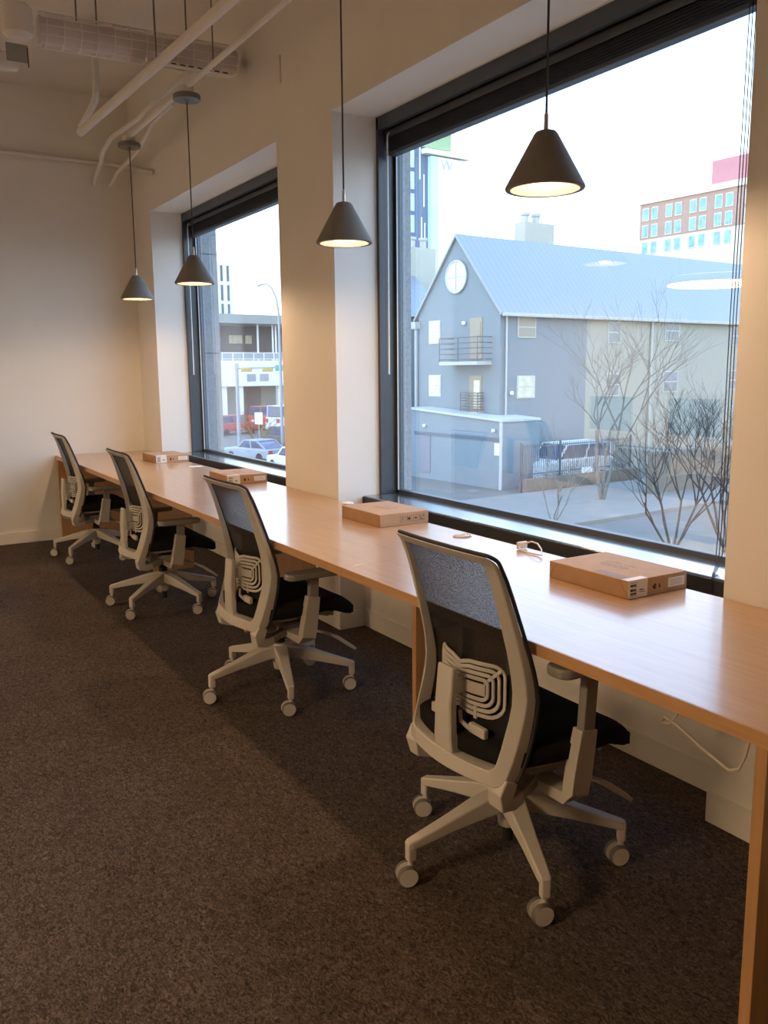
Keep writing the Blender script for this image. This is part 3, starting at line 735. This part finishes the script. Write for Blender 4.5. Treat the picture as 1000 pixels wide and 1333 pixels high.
for t0, t1, z0, z1, mm in ((1.2,2.5,3.1,4.2,'tandoor'),(1.2,2.5,-.05,1.14,'creamglass'),(13.3,14.65,3.08,4.29,'greyglass'),(13.3,14.7,.02,1.3,'greyglass'),(20.0,21.2,2.87,4.1,'greyglass'),(20.1,21.3,.04,1.3,'greyglass'),(8.2,9.3,2.9,4.1,'greyglass'),(8.2,9.3,-.1,1.2,'greyglass')):
    g_window(t0,t1,z0,z1,M[mm],'u')
rw = MB().cyl((-.10,3.45,gz(6.42)),(.05,3.45,gz(6.42)),.84,36); wo = rw.build('round_window', M['creamglass'], gb)
mu = MB().box(-.14,-.09,3.42,3.48,gz(5.6),gz(7.25)); mu.box(-.14,-.09,2.62,4.28,gz(6.39),gz(6.45)); mu.build('glazing_bar', M['winframe'], wo)
MB().tube([(-.10,3.45+.84*math.cos(a),gz(6.42)+.84*math.sin(a)) for a in [2*PI*i/36 for i in range(36)]],.05,8,closed=True).build('round_frame', M['winframe'], wo)
for z0, z1 in ((2.0,4.19),(-.85,1.16)):
    dd = MB().box(-.05,.02,1.36,2.32,gz(z0),gz(z1)).build('balcony_door', M['tandoor'], gb, smooth=False)
    MB().box(-.08,-.03,1.46,1.95,gz(z0+.25),gz(z1-.25)).build('door_pane', M['creamglass'] if z0 < 0 else M['tandoor'], dd, smooth=False)
def balcony(y0, y1, z, h, dep, nb):
    b = MB().box(-dep,0,y0,y1,gz(z)-.18,gz(z)).build('balcony', M['pipeout'], gb, smooth=False)
    r = MB()
    for k in range(nb):
        zz = gz(z)+.12+(h-.12)*k/(nb-1); r.tube([(0,y0,zz),(-dep,y0,zz),(-dep,y1,zz),(0,y1,zz)],.025,6)
    for yy in (y0,(y0+y1)/2,y1): r.cyl((-dep,yy,gz(z)),(-dep,yy,gz(z)+h),.03,6)
    r.build('railing', M['steelrail'], b)
balcony(.62,3.75,1.9,1.25,1.0,5); balcony(1.2,2.6,-.75,1.0,.45,7)
dp = MB(); dp.cyl((-.12,GWd+.1,0),(-.12,GWd+.1,EH-.7),.09,10); dp.cyl((.35,-.12,0),(.35,-.12,EH-.4),.05,8); dp.cyl((12.0,-.12,0),(12.0,-.12,EH-.4),.08,8)
dp.box(-.35,.1,GWd-.15,GWd+.3,EH-.75,EH-.35); dp.build('downpipe', M['pipeout'], gb)
lm = MB()
for y, z in ((2.75,3.95),): lm.lathe([(0,-.1),(.1,-.08),(.12,0),(.08,.09),(0,.1)],12,(-.12,y,gz(z)))
lm.lathe([(0,-.1),(.1,-.08),(.12,0),(.08,.09),(0,.1)],12,(.75,-.12,gz(.25))); lm.build('wall_light', M['whitepaint'], gb)
ch = MB().box(6.1,8.5,4.6,5.5,RH-1.6,RH+1.35).build('chimney', M['beigecon'], gb, smooth=False)
fl = MB(); 
for x, y in ((6.45,5.0),(7.35,5.0)): fl.lathe([(.22,0),(.22,.42),(.29,.46),(.29,.62),(0,.62)],14,(x,y,RH+1.3))
fl.build('flue', M['pipeout'], ch)
# annex wall in front of the gable
ax = empty('annex_wall', site(5.9,42.67), GR); tag(ax, 'low pale grey annex wall with a dark band in front of the gable', 'wall')
MB().add([(0,0,0),(0,7.6,0),(0,7.6,3.85),(0,0,3.45),(2.6,0,0),(2.6,7.6,0),(2.6,7.6,3.85),(2.6,0,3.45)],[(0,1,2,3),(7,6,5,4),(0,3,7,4),(1,5,6,2),(3,2,6,7),(0,4,5,1)]).build('wall_panel', M['annex'], ax, smooth=False)
MB().add([(-.08,-.05,3.40),(-.08,7.6,3.80),(-.08,7.6,3.92),(-.08,-.05,3.52),(2.6,-.05,3.40),(2.6,7.6,3.80),(2.6,7.6,3.92),(2.6,-.05,3.52)],[(0,1,2,3),(7,6,5,4),(0,3,7,4),(1,5,6,2),(3,2,6,7),(0,4,5,1)]).build('coping', M['winframe'], ax, smooth=False)
MB().box(-.04,0,.15,7.2,2.42,2.60).build('band', M['band'], ax, smooth=False)
MB().box(-.06,.02,-.02,.14,0,3.45).build('corner_trim', M['winframe'], ax, smooth=False)
MB().box(-.05,.02,5.75,6.7,.35,2.40).build('service_door', pbr('door_plum',(.22,.21,.24),.7), ax, smooth=False)
MB().box(-.06,-.01,.12,.50,1.72,2.32).build('notice', M['whitepaint'], ax, smooth=False)
for y, z in ((.55,2.95),(6.2,2.95)): MB().lathe([(0,-.09),(.09,-.07),(.11,0),(.07,.08),(0,.09)],12,(-.1,y,z)).build('wall_light', M['whitepaint'], ax)
# second gabled roof behind
b2 = empty('rear_roof_building', site(.2,57.5), GR); tag(b2, 'metal roofed building with chimney behind the left of the gable', 'building')
MB().box(0,9,0,8,0,9.6).build('wall', M['stucco'], b2, smooth=False)
MB().prism([(-.3,9.5),(8.3,9.5),(4,13.1)], 'x', -3, 5.0).build('roof', M['seam'], b2, smooth=False)
c2 = MB().box(4.6,6.9,3.4,5.0,11.6,14.6).build('chimney', M['beigecon'], b2, smooth=False)
fl = MB()
for x in (5.2,6.2): fl.lathe([(.24,0),(.24,.58),(.33,.64),(.33,.82),(0,.82)],14,(x,4.0,14.55))
fl.build('flue', M['pipeout'], c2)
# fence, low wall, lot
fn = empty('picket_fence', site(6.66,41.6), GR); tag(fn, 'black iron picket fence beside the annex wall', 'fence')
pk = MB()
for k in range(58): pk.box(k*.14,k*.14+.03,-.015,.015,.7,2.35)
for zz in (.85,2.2): pk.box(0,8.2,-.02,.02,zz,zz+.05)
pk.build('fence_panel', M['steelrail'], fn, smooth=False)
for k in range(4): MB().box(k*2.7,k*2.7+.08,-.04,.04,0,2.45).build('post', M['steelrail'], fn, smooth=False)
MB().box(4.3,5.1,-.06,-.03,.15,.95).build('fence_sign', M['whitepaint'], fn, smooth=False)
tag(MB().box(0,8.2,-.32,-.02,0,.70).build('kerb_wall', M['brown'], loc=site(6.75,41.45)), 'low brown kerb wall under the picket fence', 'wall'); bpy.context.scene.objects['kerb_wall'].rotation_euler = (0,0,GR)
lw = empty('boundary_wall', site(12.6,40), GR); tag(lw, 'tan boundary wall behind the bare bushes', 'wall')
MB().box(0,18,0,.3,0,2.0).build('wall_panel', M['brown'], lw, smooth=False); MB().box(0,18,-.05,.35,2.0,2.12).build('coping', M['walk'], lw, smooth=False)
pv = MB().box(-8,30,-7.5,-.3,0,.12); o = pv.build('sidewalk', M['walk'], loc=site(5.95,40.6)); o.rotation_euler = (0,0,GR); struct(o)

def vehicle(name, X, Z, rz, L_, W_, H_, paint, label, cat='car', van=False):
    r = empty(name, site(X,Z), rz); tag(r, label, cat)
    h0, h1 = .28*H_/1.45, .62*H_
    MB().prism([(-L_/2,h0),(L_/2,h0),(L_/2,h1*.80),(L_/2-.12,h1*.95),(L_*.22,h1*1.04),(-L_*.34,h1*1.04),(-L_/2+.05,h1*.98)], 'y', -W_/2, W_/2).build('car_body', paint, r, bevel=.10, seg=3)
    if van: cab = [(-L_*.46,h1),(L_*.30,h1),(L_*.18,H_-.06),(-L_*.45,H_-.06)]
    else: cab = [(-L_*.42,h1*1.0),(L_*.20,h1*1.0),(L_*.05,H_-.05),(-L_*.24,H_-.05)]
    MB().prism(cab, 'y', -W_/2+.13, W_/2-.13).build('window_band', M['carglass'], r, bevel=.06, seg=3)
    x0, x1 = cab[3][0], cab[2][0]
    MB().box(x0-.02,x1+.02,-W_/2+.14,W_/2-.14,H_-.09,H_).build('roof', paint, r, bevel=.04, seg=3)
    pl = MB()
    for s in (-1,1):
        y = s*(W_/2-.13)
        for (xa,xb) in ((cab[0][0],cab[3][0]),(cab[1][0],cab[2][0]),((cab[0][0]+cab[1][0])/2,(x0+x1)/2)):
            pl.sweep([(xa,y+s*.01,h1),(xb,y,H_-.06)],.06,.10,side=(0,1,0))
    pl.build('pillar', paint, r)
    for sx in (-1,1):
        for sy in (-1,1): MB().cyl((sx*L_*.31,sy*(W_/2-.22),.33),(sx*L_*.31,sy*(W_/2+.01),.33),.33,20).build('wheel', M['tyre'], r)
    tl = MB()
    for s in (-1,1): tl.box(-L_/2-.02,-L_/2+.06,min(s*W_*.28,s*W_*.46),max(s*W_*.28,s*W_*.46),h1*.70,h1*.92)
    tl.build('tail_light', M['red'], r)
    MB().box(-L_/2-.02,-L_/2+.02,-.24,.24,h1*.55,h1*.72).build('number_plate', M['whitepaint'], r)
    return r
vehicle('sedan', -8.7, 58.2, GR+PI/2+.25, 4.6, 1.85, 1.48, M['silver'], 'silver sedan seen from behind through the far window')
vehicle('pickup_truck', -14.7, 84, GR+.3, 5.2, 1.95, 1.85, M['red'], 'dark red pickup beside the street pole in the far window', 'truck', True)
vehicle('van', -10.9, 91, GR+.1, 6.6, 2.2, 2.5, M['orange'], 'bright red van behind the signal pole in the far window', 'van', True)
vehicle('delivery_truck', -8.3, 84, GR+.2, 6.4, 2.3, 2.8, M['whitepaint'], 'white delivery truck at the right of the far window', 'truck', True)
vehicle('hatchback', -5.35, 52.0, GR+PI/2, 4.2, 1.8, 1.5, M['whitepaint'], 'white car cut off at the lower corner of the far window')
vehicle('suv', -7.9, 67.0, GR+PI/2, 4.8, 1.95, 1.8, M['shadegrey'], 'dark car parked beyond the silver sedan')
vehicle('parked_van', 9.75, 45.46, GR+PI, 5.2, 2.0, 2.15, M['whitepaint'], 'pale van parked behind the black picket fence', 'van', True)

# white concourse building across the street (far window)
wbd = empty('concourse_building', site(-17.85,95), GR); tag(wbd, 'white concrete building with deep flat overhang and railing', 'building')
def Bx(x0,x1,y0,y1,z0,z1,name,mat,par=wbd): return MB().box(x0,x1,y0,y1,gz(z0),gz(z1)).build(name, M[mat], par, smooth=False)
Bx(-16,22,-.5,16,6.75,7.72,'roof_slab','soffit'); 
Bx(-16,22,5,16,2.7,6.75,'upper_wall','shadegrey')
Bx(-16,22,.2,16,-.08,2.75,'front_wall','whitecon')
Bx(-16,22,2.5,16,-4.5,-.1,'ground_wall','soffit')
rr_ = MB()
for zz in (2.85,3.55): rr_.box(-16,22,.25,.32,gz(zz),gz(zz)+.08)
for k in range(31): rr_.box(-16+k*1.27,-15.9+k*1.27,.25,.33,gz(2.75),gz(3.63))
rr_.build('railing', M['whitecon'], wbd, smooth=False)
MB().box(-16,22,.30,.31,gz(2.85),gz(3.55)).build('rail_mesh', M['galv'], wbd, smooth=False)
for x in (5.4,7.3,7.7,-4,14): MB().cyl((x,1.2,gz(2.75)),(x,1.2,gz(6.75)),.11,10).build('column', M['whitecon'], wbd)
Bx(3.6,5.3,4.94,5.02,4.75,5.7,'pale_window','creamglass'); Bx(5.7,6.5,4.94,5.02,4.75,5.7,'pale_window','creamglass')  # panes in plain pale cream
Bx(3.4,4.5,.14,.22,.45,1.27,'louver','galv'); Bx(5.0,6.1,.14,.22,.45,1.27,'louver','galv')
Bx(3.5,6.2,2.42,2.52,-4.4,-.2,'entrance','shadegrey')
for x in (.5,2.5,7.5,10.5): Bx(x,x+.6,.6,1.2,-4.5,-.1,'column','whitecon')
# striped white tower far behind
tw = empty('office_tower', site(-37.6,200), GR); tag(tw, 'white tower with dark vertical window strips far behind the concourse', 'tower')
MB().box(-6,4.4,0,14,0,31).build('tower_wall', M['towerwhite'], tw, smooth=False)
for z in (19.5,23.7,28.0):
    for k in range(6): MB().box(-5+k*1.55,-4.4+k*1.55,-.05,.02,gz(z)-4.5-1.6,gz(z)-4.5+1.9).build('window', M['shadegrey'], tw, smooth=False)
# street light, signal mast, signs
sl = empty('street_lamp', site(-7.05,60)); tag(sl, 'tall curved street lamp at the right of the far window', 'lamp')
rY = -YAW
def sp(dx, z, dz=0): v = rh*dx + fh*dz; return (v.x, v.y, gz(z))
MB().tube([sp(0,-4.5),sp(0,3),sp(-.02,5.4),sp(-.15,6.4),sp(-.45,7.1),sp(-.8,7.35),sp(-1.1,7.3)],[.11,.10,.08,.07,.06,.055,.05],10).build('pole', M['galv'], sl)
MB().sweep([sp(-1.05,7.33),sp(-1.4,7.2)],.22,.10,side=tuple(fh)).build('lamp_head', M['galv'], sl, bevel=.03)
ms = empty('traffic_signal', site(-10.4,62)); tag(ms, 'grey traffic signal mast with two yellow signal heads', 'traffic signal')
MB().tube([sp(0,-4.5),sp(0,1.9)],[.15,.12],12).build('mast', M['galv'], ms)
MB().tube([sp(0,1.72),sp(3.3,1.78)],.05,8).build('mast_arm', M['galv'], ms)
for x in (.65,2.15): MB().sweep([sp(x-.32,1.60),sp(x+.42,1.62)],.3,.26,side=tuple(fh)).build('signal_head', M['signalyellow'], ms, bevel=.03)
MB().sweep([sp(2.75,1.72),sp(3.45,1.72)],.05,.42,side=tuple(fh)).build('street_sign', M['signgreen'], ms)
MB().sweep([sp(-.12,1.85),sp(.12,1.85)],.3,.45,side=tuple(fh)).build('signal_box', M['galv'], ms, bevel=.03)
sg = empty('road_sign', site(-8.65,60)); tag(sg, 'pale rectangular road sign on a thin post in the far window', 'sign')
MB().cyl(sp(0,-4.5),sp(0,-1.3),.04,8).build('post', M['galv'], sg)
MB().sweep([sp(-.27,-1.72,-.06),sp(.27,-1.72,-.06)],.03,.82,side=tuple(fh)).build('sign_plate', M['whitecon'], sg)

# brick hotel
ht = empty('brick_hotel', site(32.9,110), GR-PI/2); tag(ht, 'terracotta brick hotel with teal windows beyond the metal roof', 'building')
MB().box(-1.3,30,-.0,14,0,gz(20.2)+0).build('lower_wall', M['hotelcream'], ht, smooth=False)
MB().box(-1.32,30,-.06,14,gz(17.2),gz(21.4)).build('upper_wall', M['brick'], ht, smooth=False)
MB().box(-1.5,30,-.3,14.2,gz(21.4),gz(22.1)).build('cornice', M['hotelcream'], ht, smooth=False)
MB().box(7.5,12.0,1.5,7,gz(22.1),gz(25.1)).build('plant_room', M['redbox'], ht, smooth=False)
MB().box(12.4,15,1.5,7,gz(22.1),gz(24.2)).build('plant_room', M['hotelcream'], ht, smooth=False)
for z0, z1 in ((19.4,20.9),(17.4,18.9),(15.4,16.9)):
    for s in (-.87,.47,2.52,3.85,5.88,7.2,9.22,10.6,13.0,14.4):
        f = MB().box(s,s+.92,-.14,-.02,gz(z0),gz(z1)).build('window', M['hotelcream'], ht, smooth=False)
        MB().box(s+.08,s+.43,-.18,-.13,gz(z0)+.1,gz(z1)-.08).box(s+.50,s+.86,-.18,-.13,gz(z0)+.1,gz(z1)-.08).build('pane', M['tealglass'], f, smooth=False)
# glass tower
wt = empty('glass_tower', site(4.6,170), GR); tag(wt, 'tall blue glass hotel tower with green crown at upper left of window', 'tower')
MB().box(0,6.9,2,20,0,gz(46)).build('dark_block', M['towerblue'], wt, smooth=False)
MB().box(0,.05,1.9,2.1,0,1).build('plinth', M['towerblue'], wt, smooth=False)
MB().box(8.8,15.5,1.0,20,0,gz(42.4)).build('pale_block', M['towerwhite'], wt, smooth=False)
MB().box(6.9,8.8,1.0,20,0,gz(42.4)).build('glass_strip', M['towersky'], wt, smooth=False)
for k in range(8): MB().box(2.3,3.5,1.9,2.02,gz(12)+k*4.0,gz(12)+k*4.0+3.2).build('window_strip', M['towersky'], wt, smooth=False)
for x, z0, z1 in ((4.8,38,44),(5.8,33,39),(5.2,24,31),(6.0,20,30),(5.5,10,20)): MB().box(x,x+.22,1.9,2.02,gz(z0),gz(z1)).build('fin', M['towerwhite'], wt, smooth=False)
MB().box(5.3,12.4,1.6,16,gz(44.0),gz(47.3)).build('crown', M['green'], wt, smooth=False)
MB().box(5.3,12.8,1.0,16.5,gz(47.3),gz(48.3)).build('crown_roof', M['greenroof'], wt, smooth=False)
MB().box(5.3,16.5,.6,16.5,gz(42.7),gz(43.6)).build('parapet', M['hotelcream'], wt, smooth=False)
tx = text_mesh('W', 3.0, M['winframe'], 'tower_sign', wt, (10.8,.9,gz(41.0)), (PI/2,0,0), .05)

# bare trees
def tree(name, X, Z, h, seed, label, mat, cat='tree', stems=3, spread=.55, r0=.05, depth=5, group='bare trees outside', gz_=GZ, wob=.55):
    rnd = random.Random(seed); mb = MB()
    def br(p, d, L_, r, k):
        n = 3; pts = [p]; rs = [r]
        for i in range(n):
            d = (d + Vector((rnd.uniform(-1,1),rnd.uniform(-1,1),rnd.uniform(-.3,.6)))*.16).normalized(); p = p + d*L_/n; pts.append(p); rs.append(r*(1-.4*(i+1)/n))
        mb.tube(pts, rs, 5 if k > 1 else 4)
        if k <= 0: return
        for i in range(rnd.choice((2,3,3)) if k > 1 else rnd.choice((2,3))):
            a = rnd.uniform(0,2*PI); t = rnd.choice((1.,1.,.66)); q = pts[-1] if t == 1. else pts[2]
            side = Vector((math.cos(a),math.sin(a),rnd.uniform(-.1,.5)))
            br(q, (d+side*wob*rnd.uniform(.6,1.3)).normalized(), L_*rnd.uniform(.55,.85), r*.58, k-1)
    for s in range(stems):
        a = 2*PI*s/stems+rnd.uniform(0,1); d = Vector((math.cos(a)*spread,math.sin(a)*spread,1)).normalized()
        br(Vector((math.cos(a)*.04,math.sin(a)*.04,0)), d, h*.34, r0, depth)
    o = mb.build(name, M[mat], loc=site(X,Z,gz_)); tag(o, label, cat, group); return o
tree('bare_tree', 9.4, 27.5, 5.0, 4, 'dark bare bush nearest the window, at lower right of the near pane', 'bark', stems=6, r0=.05)
tree('bare_tree', 11.2, 27.5, 6.2, 11, 'dark bare bush cut off by the right pillar', 'bark', stems=6, r0=.055)
tree('bare_tree', 9.9, 38.5, 9.6, 7, 'tall pale bare tree before the long facade', 'barkpale', stems=3, spread=.30, r0=.085, depth=5)
tree('bare_tree', 6.6, 33, 4.0, 21, 'small pale bare tree in front of the picket fence', 'barkpale', stems=4, r0=.03, depth=4)
tree('bare_tree', -9.6, 66, 3.6, 31, 'small leafy street tree below the road sign', 'leaf', stems=4, r0=.05, depth=5)

# ------------------------------------------------------------------ light
wld = bpy.data.worlds.new('sky'); S.world = wld; wld.use_nodes = True; nt = wld.node_tree; nt.nodes.clear()
out = nt.nodes.new('ShaderNodeOutputWorld'); bg = nt.nodes.new('ShaderNodeBackground'); tc = nt.nodes.new('ShaderNodeTexCoord')
sx = nt.nodes.new('ShaderNodeSeparateXYZ'); cr = nt.nodes.new('ShaderNodeValToRGB')
nt.links.new(tc.outputs['Generated'], sx.inputs[0]); nt.links.new(sx.outputs['Z'], cr.inputs[0]); nt.links.new(cr.outputs[0], bg.inputs[0]); nt.links.new(bg.outputs[0], out.inputs[0])
e = cr.color_ramp.elements; e[0].position = 0; e[0].color = (.82,.92,1,1); e[1].position = 1; e[1].color = (.25,.45,.85,1)
x = e.new(.14); x.color = (.66,.82,1,1); x = e.new(.32); x.color = (.50,.71,1,1); x = e.new(.62); x.color = (.37,.59,.96,1)
bg.inputs[1].default_value = 4.0

S.view_settings.view_transform = 'Standard'; S.view_settings.look = 'None'; S.view_settings.exposure = .2; S.view_settings.gamma = 1
S.view_settings.use_curve_mapping = False
S.cycles.use_denoising = True
S.cycles.max_bounces = 8; S.cycles.diffuse_bounces = 4; S.cycles.transparent_max_bounces = 16
S.cycles.sample_clamp_indirect = 6
